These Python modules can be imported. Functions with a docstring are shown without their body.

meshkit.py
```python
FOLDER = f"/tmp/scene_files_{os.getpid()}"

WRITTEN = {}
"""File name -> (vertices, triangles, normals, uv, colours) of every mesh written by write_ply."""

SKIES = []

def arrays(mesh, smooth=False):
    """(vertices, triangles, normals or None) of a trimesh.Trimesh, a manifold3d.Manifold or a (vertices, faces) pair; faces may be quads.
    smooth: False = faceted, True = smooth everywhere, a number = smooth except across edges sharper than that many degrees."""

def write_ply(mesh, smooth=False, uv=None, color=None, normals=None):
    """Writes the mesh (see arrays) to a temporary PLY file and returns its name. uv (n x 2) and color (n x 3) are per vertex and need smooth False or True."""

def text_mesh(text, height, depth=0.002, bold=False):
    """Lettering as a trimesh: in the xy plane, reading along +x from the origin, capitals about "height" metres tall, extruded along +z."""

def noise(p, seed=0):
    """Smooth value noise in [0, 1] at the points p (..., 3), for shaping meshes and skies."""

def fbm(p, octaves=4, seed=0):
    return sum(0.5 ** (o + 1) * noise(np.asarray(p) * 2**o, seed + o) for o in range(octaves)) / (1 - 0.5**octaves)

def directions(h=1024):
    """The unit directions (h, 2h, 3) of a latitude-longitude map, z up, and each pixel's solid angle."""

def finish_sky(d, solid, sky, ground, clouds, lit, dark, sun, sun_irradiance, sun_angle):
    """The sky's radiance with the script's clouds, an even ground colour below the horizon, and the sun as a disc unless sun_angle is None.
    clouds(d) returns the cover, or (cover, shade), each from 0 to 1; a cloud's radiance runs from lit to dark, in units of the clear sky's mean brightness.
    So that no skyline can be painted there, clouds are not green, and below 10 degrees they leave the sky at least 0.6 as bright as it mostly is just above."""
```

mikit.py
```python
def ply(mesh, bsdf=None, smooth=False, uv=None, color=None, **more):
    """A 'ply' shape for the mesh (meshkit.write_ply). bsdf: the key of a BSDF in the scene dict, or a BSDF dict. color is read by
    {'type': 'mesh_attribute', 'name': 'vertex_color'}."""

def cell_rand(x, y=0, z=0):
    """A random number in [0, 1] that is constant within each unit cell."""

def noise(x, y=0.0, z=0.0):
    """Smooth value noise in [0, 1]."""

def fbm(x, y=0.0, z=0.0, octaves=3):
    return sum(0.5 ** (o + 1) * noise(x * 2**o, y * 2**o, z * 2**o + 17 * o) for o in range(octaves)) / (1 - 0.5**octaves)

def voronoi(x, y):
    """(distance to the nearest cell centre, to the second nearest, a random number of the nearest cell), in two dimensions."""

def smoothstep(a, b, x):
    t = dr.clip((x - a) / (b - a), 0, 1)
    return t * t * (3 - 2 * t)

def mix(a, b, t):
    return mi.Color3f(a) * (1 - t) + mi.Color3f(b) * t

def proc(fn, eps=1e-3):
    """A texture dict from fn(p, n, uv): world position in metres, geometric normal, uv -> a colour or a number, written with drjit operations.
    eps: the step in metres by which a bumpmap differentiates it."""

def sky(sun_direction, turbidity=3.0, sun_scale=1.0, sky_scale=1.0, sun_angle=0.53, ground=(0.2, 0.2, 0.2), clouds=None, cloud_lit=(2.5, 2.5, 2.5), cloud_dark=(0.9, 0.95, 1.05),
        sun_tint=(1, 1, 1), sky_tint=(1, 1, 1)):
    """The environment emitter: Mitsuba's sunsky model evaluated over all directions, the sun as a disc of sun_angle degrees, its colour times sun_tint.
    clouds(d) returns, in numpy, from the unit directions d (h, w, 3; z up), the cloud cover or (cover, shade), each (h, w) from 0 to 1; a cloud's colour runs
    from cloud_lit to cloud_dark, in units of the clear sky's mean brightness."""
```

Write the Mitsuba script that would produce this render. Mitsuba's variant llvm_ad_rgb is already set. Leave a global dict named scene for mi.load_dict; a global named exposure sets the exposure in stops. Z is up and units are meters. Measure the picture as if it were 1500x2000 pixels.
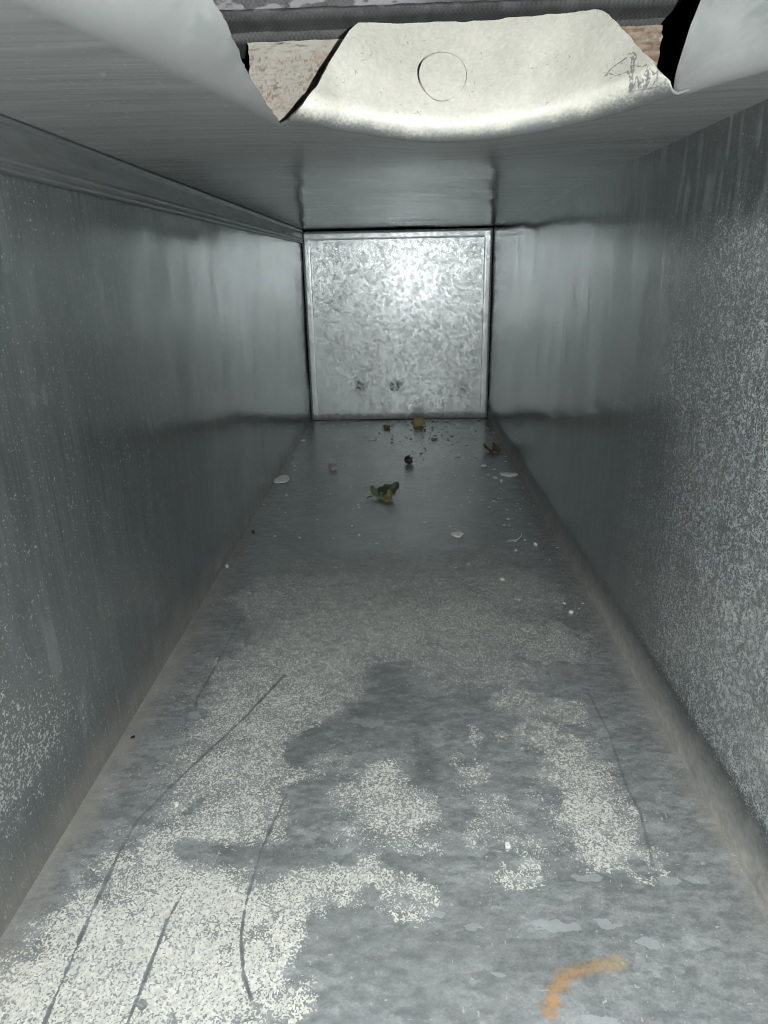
import math
import numpy as np
import trimesh
import drjit as dr
import mitsuba as mi
import mikit
import meshkit
from mikit import noise, fbm, voronoi, smoothstep, mix, cell_rand, proc
from shapely.geometry import Polygon

T = mi.ScalarTransform4f
RNG = np.random.default_rng(7)

# ------------------------------------------------------------------ camera, lamp, exposure
HC, D, HW = 0.2611, 1.0017, 0.13            # duct height, distance to the end cap, half width
C = np.array([0.0072, 0.0, 0.2098])
F = np.array([-0.0302, 0.9427, -0.3324])
U = np.array([0.0096, 0.3328, 0.9430])
R = np.cross(F, U)
scene = {
    'camera': {'type': 'perspective', 'fov': 58.16, 'fov_axis': 'x', 'near_clip': 0.005, 'far_clip': 20.0,
               'to_world': T().look_at(origin=C.tolist(), target=(C + F).tolist(), up=U.tolist())},
    # the phone's flash, a little to the right of its lens
    'flash': {'type': 'point', 'position': (C + R * 0.024 + U * 0.004 - F * 0.012).tolist(),
              'intensity': {'type': 'rgb', 'value': [0.255, 0.263, 0.260]}},
}
exposure = 0.0
labels = {}


def add(key, shape, label=None, category=None, group=None, kind=None):
    scene[key] = shape
    tag(key, label, category, group, kind)


def tag(key, label=None, category=None, group=None, kind=None):
    d = {k: v for k, v in (('label', label), ('category', category), ('group', group), ('kind', kind)) if v}
    if d:
        labels[key] = d


# ------------------------------------------------------------------ materials
def seg(x, y, a, b):
    ax, ay = a
    dx, dy = b[0] - ax, b[1] - ay
    t = dr.clip(((x - ax) * dx + (y - ay) * dy) / (dx * dx + dy * dy + 1e-12), 0, 1)
    return dr.sqrt(dr.square(x - ax - dx * t) + dr.square(y - ay - dy * t))


def poly(x, y, pts):
    d = mi.Float(9)
    for a, b in zip(pts[:-1], pts[1:]):
        d = dr.minimum(d, seg(x, y, a, b))
    return d


def zinc(name, colour, weight, au, av, spec=(0.74, 0.765, 0.765), bump=None, bump_scale=1.0, glare=None, dist='beckmann'):
    """Galvanised sheet: brushed metal under a film of zinc oxide and dust."""
    metal = {'type': 'roughconductor', 'distribution': dist, 'material': 'none', 'alpha_u': au, 'alpha_v': av,
             'specular_reflectance': proc(spec) if callable(spec) else {'type': 'rgb', 'value': list(spec)}}
    if glare:
        share, alpha = glare
        metal = {'type': 'blendbsdf', 'weight': share, 'broad': metal, 'tight': {**metal, 'alpha_u': alpha, 'alpha_v': alpha}}
    b = {'type': 'blendbsdf', 'weight': proc(weight) if callable(weight) else weight, 'metal': metal,
         'film': {'type': 'diffuse', 'reflectance': proc(colour)}}
    if bump:
        b = {'type': 'bumpmap', 'tex': proc(bump, 3e-4), 'scale': bump_scale, 'inner': b}
    scene[name] = {'type': 'twosided', 'inner': b}


# white oxide bloom on the floor: capsules (x0, y0, x1, y1, radius, amount)
BLOOM = [
    (-0.098, 0.168, -0.062, 0.180, 0.017, 1.0), (-0.100, 0.150, -0.055, 0.150, 0.019, 1.0), (-0.058, 0.178, -0.046, 0.157, 0.012, 1.0),
    (-0.075, 0.165, -0.062, 0.160, 0.018, 1.0), (-0.040, 0.168, -0.036, 0.150, 0.009, 0.85),
    (-0.092, 0.196, -0.084, 0.206, 0.017, 0.74), (-0.072, 0.220, -0.060, 0.224, 0.022, 0.68), (-0.074, 0.250, -0.066, 0.256, 0.024, 0.64), (-0.066, 0.290, -0.056, 0.302, 0.032, 0.62),
    (-0.058, 0.325, -0.046, 0.345, 0.040, 0.62), (-0.040, 0.375, 0.040, 0.390, 0.040, 0.60), (0.055, 0.380, 0.088, 0.362, 0.024, 0.55), (-0.070, 0.42, 0.075, 0.43, 0.042, 0.48), (-0.05, 0.47, 0.06, 0.48, 0.045, 0.33),
    (-0.055, 0.224, -0.046, 0.240, 0.010, 0.66), (-0.072, 0.222, -0.062, 0.238, 0.012, 0.64),
    (-0.004, 0.243, 0.003, 0.222, 0.013, 0.72), (-0.014, 0.233, -0.004, 0.232, 0.009, 0.66), (-0.028, 0.192, -0.006, 0.197, 0.007, 0.78),
    (-0.034, 0.186, -0.022, 0.188, 0.007, 0.8), (0.000, 0.190, 0.012, 0.186, 0.006, 0.62), (0.006, 0.208, 0.012, 0.226, 0.007, 0.5),
    (0.072, 0.278, 0.079, 0.252, 0.011, 0.62), (0.079, 0.252, 0.082, 0.230, 0.012, 0.72), (0.081, 0.230, 0.081, 0.209, 0.010, 0.78), (0.090, 0.226, 0.091, 0.220, 0.007, 0.66),
    (0.046, 0.275, 0.049, 0.273, 0.006, 0.66), (0.086, 0.293, 0.062, 0.302, 0.010, 0.52), (0.030, 0.254, 0.034, 0.248, 0.006, 0.55),
    (0.047, 0.197, 0.049, 0.193, 0.004, 0.62), (0.030, 0.32, 0.07, 0.33, 0.012, 0.40), (0.02, 0.335, 0.06, 0.35, 0.016, 0.42), (0.094, 0.204, 0.097, 0.200, 0.004, 0.5),
]
BARE = [(-0.004, 0.325, 0.002, 0.300, 0.012), (-0.002, 0.300, -0.034, 0.272, 0.010), (-0.042, 0.262, -0.040, 0.268, 0.008), (-0.078, 0.206, -0.058, 0.203, 0.006),
        (-0.050, 0.203, -0.024, 0.2045, 0.006), (0.015, 0.290, 0.015, 0.245, 0.006), (-0.036, 0.235, -0.030, 0.215, 0.009), (-0.064, 0.1435, -0.062, 0.141, 0.0025),
        (-0.0745, 0.146, -0.0742, 0.147, 0.0008), (-0.105, 0.40, -0.10, 0.375, 0.006), (-0.099, 0.291, -0.106, 0.288, 0.005),
        (-0.084, 0.226, -0.080, 0.232, 0.003)]
SCRATCH = [
    ([(-0.0599, 0.3261), (-0.0732, 0.2894), (-0.0945, 0.2421), (-0.1027, 0.2212), (-0.1039, 0.2055), (-0.1034, 0.1744), (-0.1016, 0.1418), (-0.1010, 0.12)], 0.0011),
    ([(-0.0731, 0.1904), (-0.0759, 0.1747), (-0.0761, 0.1598), (-0.0766, 0.1413), (-0.0768, 0.12)], 0.0007),
    ([(-0.0442, 0.236), (-0.0493, 0.2058), (-0.0501, 0.182), (-0.049, 0.1692), (-0.0454, 0.1567), (-0.0413, 0.1486)], 0.0008),
    ([(-0.0984, 0.391), (-0.1002, 0.3341), (-0.102, 0.3025), (-0.0997, 0.2937)], 0.0012),
    ([(0.1016, 0.3087), (0.1028, 0.2754), (0.1003, 0.2396), (0.1015, 0.2264), (0.0976, 0.1996)], 0.0010),
]
RUST = [(0.0494, 0.1460), (0.052, 0.1521), (0.0562, 0.157), (0.064, 0.1596), (0.075, 0.1614)]
FLAKES = [(0.086, 0.1677, 0.0030, 0.0022), (0.0747, 0.1749, 0.0035, 0.002), (0.0559, 0.1747, 0.0075, 0.0024), (0.0477, 0.1935, 0.0072, 0.0020), (0.1017, 0.1929, 0.005, 0.002),
          (0.0146, 0.1785, 0.004, 0.0013), (0.0726, 0.1937, 0.005, 0.0018), (0.0076, 0.1877, 0.006, 0.0022), (0.0762, 0.2523, 0.003, 0.002), (-0.012, 0.285, 0.009, 0.004),
          (-0.0200, 0.2055, 0.006, 0.002), (-0.100, 0.2905, 0.004, 0.003), (0.035, 0.157, 0.003, 0.001), (0.052, 0.2005, 0.005, 0.0022), (0.090, 0.2045, 0.005, 0.0018),
          (0.063, 0.143, 0.006, 0.0018), (0.028, 0.1735, 0.004, 0.002), (0.110, 0.1935, 0.004, 0.002)]


def grain(x, y, s):
    return 0.70 * noise(x / s, y / s, 3.1) + 0.30 * noise(x / (s * 2.1), y / (s * 2.1), 9.7)


def floor_bloom(p):
    x, y = p.x, p.y
    wob = (fbm(x * 130, y * 130, 1.3, 4) - 0.5) * 0.034
    c = mi.Float(0.0)
    for x0, y0, x1, y1, r, a in BLOOM:
        d = seg(x, y, (x0, y0), (x1, y1)) + wob
        c = dr.maximum(c, a * (1 - smoothstep(r * 0.3, r * 2.0, d)))
    c = dr.maximum(c, 0.46 * smoothstep(0.09, 0.075, dr.abs(x)) * smoothstep(0.46, 0.72, fbm(x * 48, y * 60, 21.0, 4)) * (1 - smoothstep(0.38, 0.48, y)) * smoothstep(0.165, 0.20, y - 0.25 * x))
    for x0, y0, x1, y1, r in BARE:
        c *= smoothstep(r * 0.5, r * 1.3, seg(x, y, (x0, y0), (x1, y1)) + wob * 0.4)
    for pts, w in SCRATCH:
        ww = 0.62 * w * (0.45 + 1.1 * noise(x * 160, y * 110, 5.0))
        c *= 0.12 + 0.88 * smoothstep(ww * 0.5, ww * 1.5, poly(x, y, pts) + (fbm(x * 260, y * 260, 2.0, 2) - 0.5) * 0.0012)
    return c


def edge_dust(p):
    x, y = p.x, p.y
    n = fbm(x * 130, y * 40, 4.0, 3)
    k = 0.35 + 0.65 * (1 - smoothstep(0.30, 0.55, y))
    left = k * (1 - smoothstep(-0.004, 0.019, x + HW + (n - 0.5) * 0.022))
    right = 0.8 * k * (1 - smoothstep(-0.003, 0.009, HW - x + (n - 0.5) * 0.012))
    return dr.maximum(left, right)


def floor_colour(p, n, uv):
    x, y = p.x, p.y
    base = mix((0.222, 0.236, 0.240), (0.325, 0.340, 0.342), smoothstep(0.25, 0.75, 0.75 * fbm(x * 190, y * 420, 0.0, 4) + 0.25 * fbm(x * 30, y * 50, 5.0, 3)))
    base = base * (0.70 + 0.60 * (0.55 * fbm(x * 420, y * 800, 2.0, 2) + 0.45 * noise(x * 1700, y * 1900, 3.0)))
    # spangle: faint flat crystals stretched across the sheet
    w1, w2 = (fbm(x * 260, y * 420, 6.0, 3) - 0.5) * 1.6, (fbm(x * 260, y * 420, 16.0, 3) - 0.5) * 1.6
    _, _, k = voronoi(x * 75 + w1, y * 210 + w2)
    near = 1 - smoothstep(0.22, 0.45, y)
    base = base * (1 + near * (0.20 * (k - 0.5) + 0.13 * smoothstep(0.86, 0.88, k)))
    wx = (fbm(x * 330, y * 480, 8.0, 3) - 0.5) * 1.7
    for fx, fy, rx, ry in FLAKES:
        q = dr.sqrt(dr.square((x - fx) / rx + 0.3 * (y - fy) / ry) + dr.square((y - fy) / ry))
        base = mix(base, (0.43, 0.46, 0.465), 0.70 * (1 - smoothstep(0.93, 0.97, q + wx)))
    dust = edge_dust(p)
    base = mix(base, mix((0.34, 0.325, 0.29), (0.42, 0.40, 0.355), fbm(x * 200, y * 120, 9.0, 3)), 0.8 * dust)
    bare, cut = mi.Float(0), mi.Float(0)
    for x0, y0, x1, y1, r in BARE[:6]:
        bare = dr.maximum(bare, 1 - smoothstep(r * 0.4, r * 1.5, seg(x, y, (x0, y0), (x1, y1)) + (fbm(x * 200, y * 300, 3.3, 2) - 0.5) * 0.010))
    for pts, w in SCRATCH:
        cut = dr.maximum(cut, 1 - smoothstep(w * 0.2, w * 0.9, poly(x, y, pts)))
    base = base * (1 - 0.20 * bare) * (1 - 0.25 * cut)
    c = floor_bloom(p)
    g = grain(x, y, 0.00044)
    ce = dr.minimum(c * (0.62 + 0.76 * fbm(x * 190, y * 260, 8.0, 3)), 1.0)
    m = smoothstep(-0.05, 0.07, g - (0.86 - 0.52 * ce)) * smoothstep(0.03, 0.2, c)
    haze = smoothstep(0.08, 0.8, c) * fbm(x * 300, y * 300, 4.0, 2)
    base = mix(base, (0.40, 0.40, 0.375), 0.30 * haze)
    base = mix(base, mix((0.86, 0.85, 0.78), (0.62, 0.615, 0.565), noise(x * 1500, y * 1500, 6.0)), m * (0.78 + 0.22 * smoothstep(0.25, 0.7, noise(x * 700, y * 700, 2.0))))
    # odd bright grains everywhere
    base = mix(base, (0.6, 0.6, 0.57), smoothstep(0.93, 0.96, noise(x * 900, y * 900, 1.0)) * 0.7)
    dr_ = poly(x, y, RUST)
    rm = (1 - smoothstep(0.0004, 0.0038, dr_ + (fbm(x * 420, y * 420, 3.0, 3) - 0.5) * 0.003))
    return mix(base, mix((0.58, 0.28, 0.07), (0.48, 0.35, 0.17), smoothstep(0.055, 0.075, x + (noise(x * 600, y * 600) - 0.5) * 0.012)), rm * 0.72 * smoothstep(-0.02, 0.75, 0.6 * noise(x * 1600, y * 1600) + 0.4 * fbm(x * 500, y * 500, 7.0, 2)))


def floor_weight(p, n, uv):
    w = 0.46 + 0.40 * (1 - smoothstep(0.20, 0.6, p.y)) + 0.2 * (fbm(p.x * 60, p.y * 150, 7.0, 3) - 0.5)
    return dr.clip(dr.maximum(w, dr.maximum(0.9 * edge_dust(p), 0.95 * smoothstep(0.1, 0.4, floor_bloom(p)))), 0, 1)


zinc('floor_zinc', floor_colour, floor_weight, 0.09, 0.20)


def left_colour(p, n, uv):
    y, z = p.y, p.z
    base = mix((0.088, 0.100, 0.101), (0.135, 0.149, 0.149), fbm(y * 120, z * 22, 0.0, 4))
    # dried drip streaks
    st = noise(y * 210, z * 16, 5.0) * smoothstep(0.45, 0.7, noise(y * 60, z * 60, 2.0))
    st = smoothstep(0.62, 0.74, st + 0.06 * (noise(y * 900, z * 300) - 0.5))
    base = mix(base, (0.28, 0.31, 0.31), 0.34 * st * (0.5 + 0.5 * noise(y * 500, z * 120, 9.0)) * (1 - smoothstep(0.35, 0.6, y)))
    low = (1 - smoothstep(0.215, 0.315, y + 0.85 * z + 0.05 * (fbm(y * 40, z * 40, 3.0) - 0.5))) * smoothstep(0.02, 0.04, z)
    c = 0.02 + 0.54 * low + 0.05 * (1 - smoothstep(0.22, 0.42, y)) * (1 - smoothstep(0.1, 0.2, z))
    d = poly(y, z, [(0.2166, 0.0353), (0.2021, 0.0333), (0.1799, 0.0335), (0.12, 0.033)])
    c *= smoothstep(0.0006, 0.0016, d)
    g = grain(y, z, 0.00062)
    m = smoothstep(-0.07, 0.09, g - (0.86 - 0.48 * c)) * (0.5 + 0.5 * noise(y * 800, z * 800, 7.0))
    base = mix(base, (0.56, 0.565, 0.54), m)
    base = mix(base, (0.42, 0.44, 0.43), 0.8 * smoothstep(0.90, 0.94, noise(y * 1300, z * 1000, 4.0)))
    dust = 1 - smoothstep(0.0, 0.030, z + 0.02 * (fbm(y * 60, z * 60, 6.0) - 0.5))
    return mix(base, (0.29, 0.278, 0.252), 0.6 * dust)


zinc('left_zinc', left_colour, lambda p, n, uv: dr.clip(0.20 + 0.50 * (1 - smoothstep(0.2, 0.58, p.y)) + 0.3 * (1 - smoothstep(0.0, 0.03, p.z)) + 0.2 * (fbm(p.y * 150, p.z * 20, 1.0) - 0.5) + 0.22 * (noise(p.y * 760, p.z * 34, 6.0) - 0.5), 0, 1), 0.085, 0.035)


def right_colour(p, n, uv):
    y, z = p.y, p.z
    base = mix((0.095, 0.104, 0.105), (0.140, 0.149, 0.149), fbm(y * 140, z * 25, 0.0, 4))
    frost = (1 - smoothstep(0.20, 0.46, y + 0.10 * (fbm(y * 25, z * 25, 3.0) - 0.5))) * smoothstep(0.018, 0.032, z) * (1 - 0.85 * smoothstep(0.215, 0.24, z))
    g = grain(y, z, 0.00040)
    m = smoothstep(-0.09, 0.11, g - (0.84 - 0.38 * frost)) * (0.35 + 0.65 * smoothstep(0.2, 0.7, noise(y * 600, z * 600, 7.0)))
    base = mix(base, (0.26, 0.275, 0.275), 0.22 * frost * frost)
    base = mix(base, (0.58, 0.60, 0.595), m)
    # fringe of dried drips below the top seam
    edge = 0.243 - 0.020 * noise(y * 260, 1.0, 8.0) - 0.018 * noise(y * 90, 2.0, 3.0) * (1 - smoothstep(0.25, 0.5, y))
    inside = smoothstep(-0.002, 0.003, z - edge)
    streak = smoothstep(0.52, 0.75, noise(y * 330, z * 55, 2.0) * 0.65 + 0.35 * fbm(y * 80, z * 80, 4.0))
    base = mix(base, base * 0.72, inside)
    base = mix(base, (0.30, 0.325, 0.33), 0.45 * inside * streak * (1 - smoothstep(0.30, 0.6, y)))
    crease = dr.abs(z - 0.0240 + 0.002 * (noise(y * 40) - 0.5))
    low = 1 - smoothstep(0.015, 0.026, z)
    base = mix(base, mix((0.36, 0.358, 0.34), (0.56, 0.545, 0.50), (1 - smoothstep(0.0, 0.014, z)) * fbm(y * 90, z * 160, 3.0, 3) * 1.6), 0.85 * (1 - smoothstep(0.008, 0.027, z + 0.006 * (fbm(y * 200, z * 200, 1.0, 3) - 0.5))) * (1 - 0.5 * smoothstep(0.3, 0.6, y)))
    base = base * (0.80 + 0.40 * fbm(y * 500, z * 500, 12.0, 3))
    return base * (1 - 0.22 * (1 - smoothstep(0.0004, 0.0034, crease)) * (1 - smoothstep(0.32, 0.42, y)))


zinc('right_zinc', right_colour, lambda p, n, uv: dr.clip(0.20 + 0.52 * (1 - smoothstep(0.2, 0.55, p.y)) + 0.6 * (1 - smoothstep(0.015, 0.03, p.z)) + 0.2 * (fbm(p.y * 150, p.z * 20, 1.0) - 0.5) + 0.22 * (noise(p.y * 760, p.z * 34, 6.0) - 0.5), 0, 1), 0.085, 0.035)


def top_colour(p, n, uv):
    x, y = p.x, p.y
    base = mix((0.28, 0.288, 0.285), (0.37, 0.378, 0.374), fbm(x * 26, y * 190, 0.0, 4))
    dark = smoothstep(0.60, 0.78, noise(x * 40, y * 420, 3.0) * 0.6 + 0.4 * fbm(x * 18, y * 50, 5.0)) * smoothstep(0.3, 0.36, y)
    base = base * (1 - 0.30 * dark)
    return mix(base, (0.45, 0.46, 0.45), 0.6 * smoothstep(0.9, 0.94, noise(x * 700, y * 350, 4.0)))


zinc('top_zinc', top_colour, lambda p, n, uv: dr.clip(0.84 - 0.56 * smoothstep(0.30, 0.48, p.y) + 0.12 * (fbm(p.x * 30, p.y * 160, 1.0) - 0.5) + 0.20 * (noise(p.x * 34, p.y * 700, 6.0) - 0.5), 0, 1), 0.04, 0.075)


def flap_colour(p, n, uv):
    base = mix((0.40, 0.425, 0.42), (0.62, 0.635, 0.62), fbm(p.x * 60 + p.y * 30, p.z * 60, p.y * 60, 4))
    bl = fbm(p.x * 90, p.y * 90, p.z * 150 + 5, 3)
    base = mix(base, (0.28, 0.335, 0.325), 0.7 * smoothstep(0.48, 0.66, bl))
    up = smoothstep(HC + 0.001, HC + 0.018, p.z + 0.012 * (fbm(p.x * 120, p.y * 120, p.z * 120, 3) - 0.5))
    return mix((0.36, 0.368, 0.364), base, up)


zinc('flap_zinc', flap_colour, 0.78, 0.3, 0.3)


def cap_grain(x, z):
    w = (noise(x * 500, z * 500, 1.0) - 0.5) * 0.5
    _, _, k = voronoi(x * 275 + w, z * 275 - w)
    return 0.72 * k + 0.28 * noise(x * 520, z * 520, 4.0)


def cap_smudge(x, z):
    k = mi.Float(0)
    for cx, cz, r in ((-0.054, 0.050, 0.013), (-0.003, 0.050, 0.014), (-0.092, 0.160, 0.012), (0.088, 0.045, 0.014)):
        d = dr.sqrt(dr.square(x - cx) + dr.square(z - cz)) + 0.010 * (fbm(x * 200, z * 200, 1.0) - 0.5)
        k = dr.maximum(k, (1 - smoothstep(0.25 * r, r, d)) * (0.35 + 0.65 * smoothstep(0.3, 0.7, noise(x * 420, z * 420))) * (0.9 if cz == 0.050 else 0.25))
    return k


def cap_colour(p, n, uv):
    x, z = p.x, p.z
    a = cap_grain(x, z)
    base = mix((0.34, 0.36, 0.365), (0.46, 0.48, 0.485), a)
    base = base * (0.75 + 0.5 * fbm(x * 22, z * 22, 2.0, 3))
    base = base * (1 - 0.70 * cap_smudge(x, z))
    st = smoothstep(0.66, 0.8, fbm(x * 28, z * 28, 11.0, 4))
    base = mix(base, base * 0.6, st)
    return mix(base, (0.16, 0.14, 0.115), 0.55 * (1 - smoothstep(0.0, 0.02, z + 0.016 * (fbm(x * 80, z * 80, 5.0) - 0.5))))


zinc('cap_zinc', cap_colour, lambda p, n, uv: dr.clip(0.74 - 0.62 * cap_grain(p.x, p.z) + 0.6 * cap_smudge(p.x, p.z) + 0.4 * (1 - smoothstep(0.0, 0.018, p.z + 0.012 * (fbm(p.x * 80, p.z * 80, 5.0) - 0.5))), 0, 1), 0.17, 0.17, spec=(0.78, 0.81, 0.815), glare=(0.48, 0.085), dist='ggx')

SCRIB = [[(0.07716, 0.27058), (0.07931, 0.27291), (0.08203, 0.27431), (0.08251, 0.2746)],
         [(0.07716, 0.27058), (0.07845, 0.27129), (0.0791, 0.27044), (0.07993, 0.26964), (0.08146, 0.26968), (0.08229, 0.26971)],
         [(0.08285, 0.27572), (0.08414, 0.27567), (0.08462, 0.27394), (0.08414, 0.27272), (0.08353, 0.27415)],
         [(0.08398, 0.27442), (0.08364, 0.27071), (0.08292, 0.26755), (0.08344, 0.26344)],
         [(0.08365, 0.27426), (0.08293, 0.26926), (0.08312, 0.26378)],
         [(0.08224, 0.26935), (0.083, 0.26382)],
         [(0.08236, 0.2687), (0.08359, 0.26432), (0.08386, 0.26709), (0.08502, 0.26337), (0.08479, 0.26534)],
         [(0.08384, 0.27076), (0.08526, 0.26958), (0.08626, 0.26968)],
         [(0.0859, 0.26991), (0.08617, 0.26606), (0.08633, 0.26337)],
         [(0.08622, 0.26934), (0.08538, 0.26695), (0.08661, 0.26525), (0.08656, 0.26329)],
         [(0.08634, 0.26827), (0.08736, 0.26609), (0.08806, 0.26686), (0.08802, 0.26506), (0.08786, 0.2635)],
         [(0.08806, 0.26686), (0.08821, 0.26428)],
         [(0.08519, 0.26375), (0.08508, 0.26599), (0.0861, 0.26344), (0.08599, 0.26537)],
         [(0.08297, 0.2636), (0.08537, 0.26325), (0.08804, 0.26281), (0.08952, 0.26274)]]


def paint_mask(p):
    h = p.z - HC + 0.005 * dr.exp(-dr.square((p.x - 0.03) / 0.05))
    return smoothstep(0.0006, 0.0058, h + 0.0020 * (noise(p.x * 1500, p.y * 1300, p.z * 1300) - 0.5) + 0.002 * (fbm(p.x * 150, p.y * 150, 2.0) - 0.5))


def paint_colour(p, n, uv):
    x, z = p.x, p.z
    c = mix((0.88, 0.855, 0.765), (0.83, 0.805, 0.72), fbm(x * 70, z * 70, p.y * 20, 3))
    c = c * (0.91 + 0.18 * noise(x * 1100, z * 1100, p.y * 1100)) * (0.96 + 0.08 * fbm(x * 260, z * 260, 1.0, 3))
    sp = smoothstep(0.84, 0.90, noise(x * 1500, z * 1500, 2.0) * 0.75 + 0.25 * noise(x * 150, z * 150, 3.0))
    c = mix(c, (0.38, 0.35, 0.28), 0.55 * sp)
    d = mi.Float(9)
    for s in SCRIB:
        d = dr.minimum(d, poly(x, z, s))
    pen = 1 - smoothstep(0.00004, 0.00026, d + 0.0003 * (noise(x * 1800, z * 1800) - 0.5))
    shade = (1 - smoothstep(0.0, 0.0012, dr.maximum(dr.abs(x - 0.0868) - 0.0036, dr.abs(z - 0.2655) - 0.0010))) * smoothstep(0.35, 0.75, noise(x * 1100, z * 450, 6.0))
    c = mix(c, (0.13, 0.13, 0.15), dr.clip(pen * 0.65 + 0.35 * shade, 0, 0.8))
    rub = smoothstep(0.295, 0.299, z + 0.003 * fbm(x * 120, z * 120, 4.0)) * smoothstep(0.065, 0.075, x)
    return mix(c, (0.42, 0.38, 0.30), 0.55 * rub)


paint = {'type': 'bumpmap', 'scale': 1.0, 'tex': proc(lambda p, n, uv: 0.00018 * fbm(p.x * 800, p.z * 620, p.y * 620, 2), 2e-4),
         'inner': {'type': 'principled', 'base_color': proc(paint_colour), 'roughness': 0.24, 'specular': 0.65, 'clearcoat': 0.6, 'clearcoat_gloss': 0.8}}
scene['paint'] = {'type': 'twosided', 'inner': {'type': 'blendbsdf', 'weight': proc(lambda p, n, uv: paint_mask(p)),
                  'bare': {'type': 'blendbsdf', 'weight': 0.66, 'metal': {'type': 'roughconductor', 'material': 'none', 'distribution': 'ggx', 'alpha_u': 0.25, 'alpha_v': 0.25, 'specular_reflectance': {'type': 'rgb', 'value': [0.6, 0.63, 0.63]}},
                           'film': {'type': 'diffuse', 'reflectance': {'type': 'rgb', 'value': [0.21, 0.22, 0.22]}}},
                  'paint': paint}}


def wood_colour(p, n, uv):
    x, z = p.x, p.z
    pale = mix((0.70, 0.65, 0.56), (0.78, 0.75, 0.68), fbm(x * 90, z * 300, 0.0, 3))
    raw = mix((0.66, 0.52, 0.40), (0.38, 0.26, 0.18), smoothstep(0.35, 0.7, fbm(x * 160, z * 420, p.y * 100, 4)))
    a = smoothstep(0.50, 0.70, 0.30 * fbm(x * 120, z * 110, 3.0, 3) + 0.70 * fbm(x * 1100, z * 1000, 3.0, 2) + 0.15 * smoothstep(-0.055, -0.02, x) - 0.35 * smoothstep(0.295, 0.299, z) * (1 - smoothstep(0.06, 0.08, x)))
    a = dr.maximum(a * 0.75, smoothstep(0.07, 0.09, x) * smoothstep(0.15, 0.55, fbm(x * 300, z * 420, 9.0, 3)))
    return mix(pale, raw, a)


scene['wood'] = {'type': 'bumpmap', 'scale': 1.0, 'tex': proc(lambda p, n, uv: 0.0012 * fbm(p.x * 300, p.z * 900, p.y * 300, 3), 3e-4), 'inner': {'type': 'diffuse', 'reflectance': proc(wood_colour)}}


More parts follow.
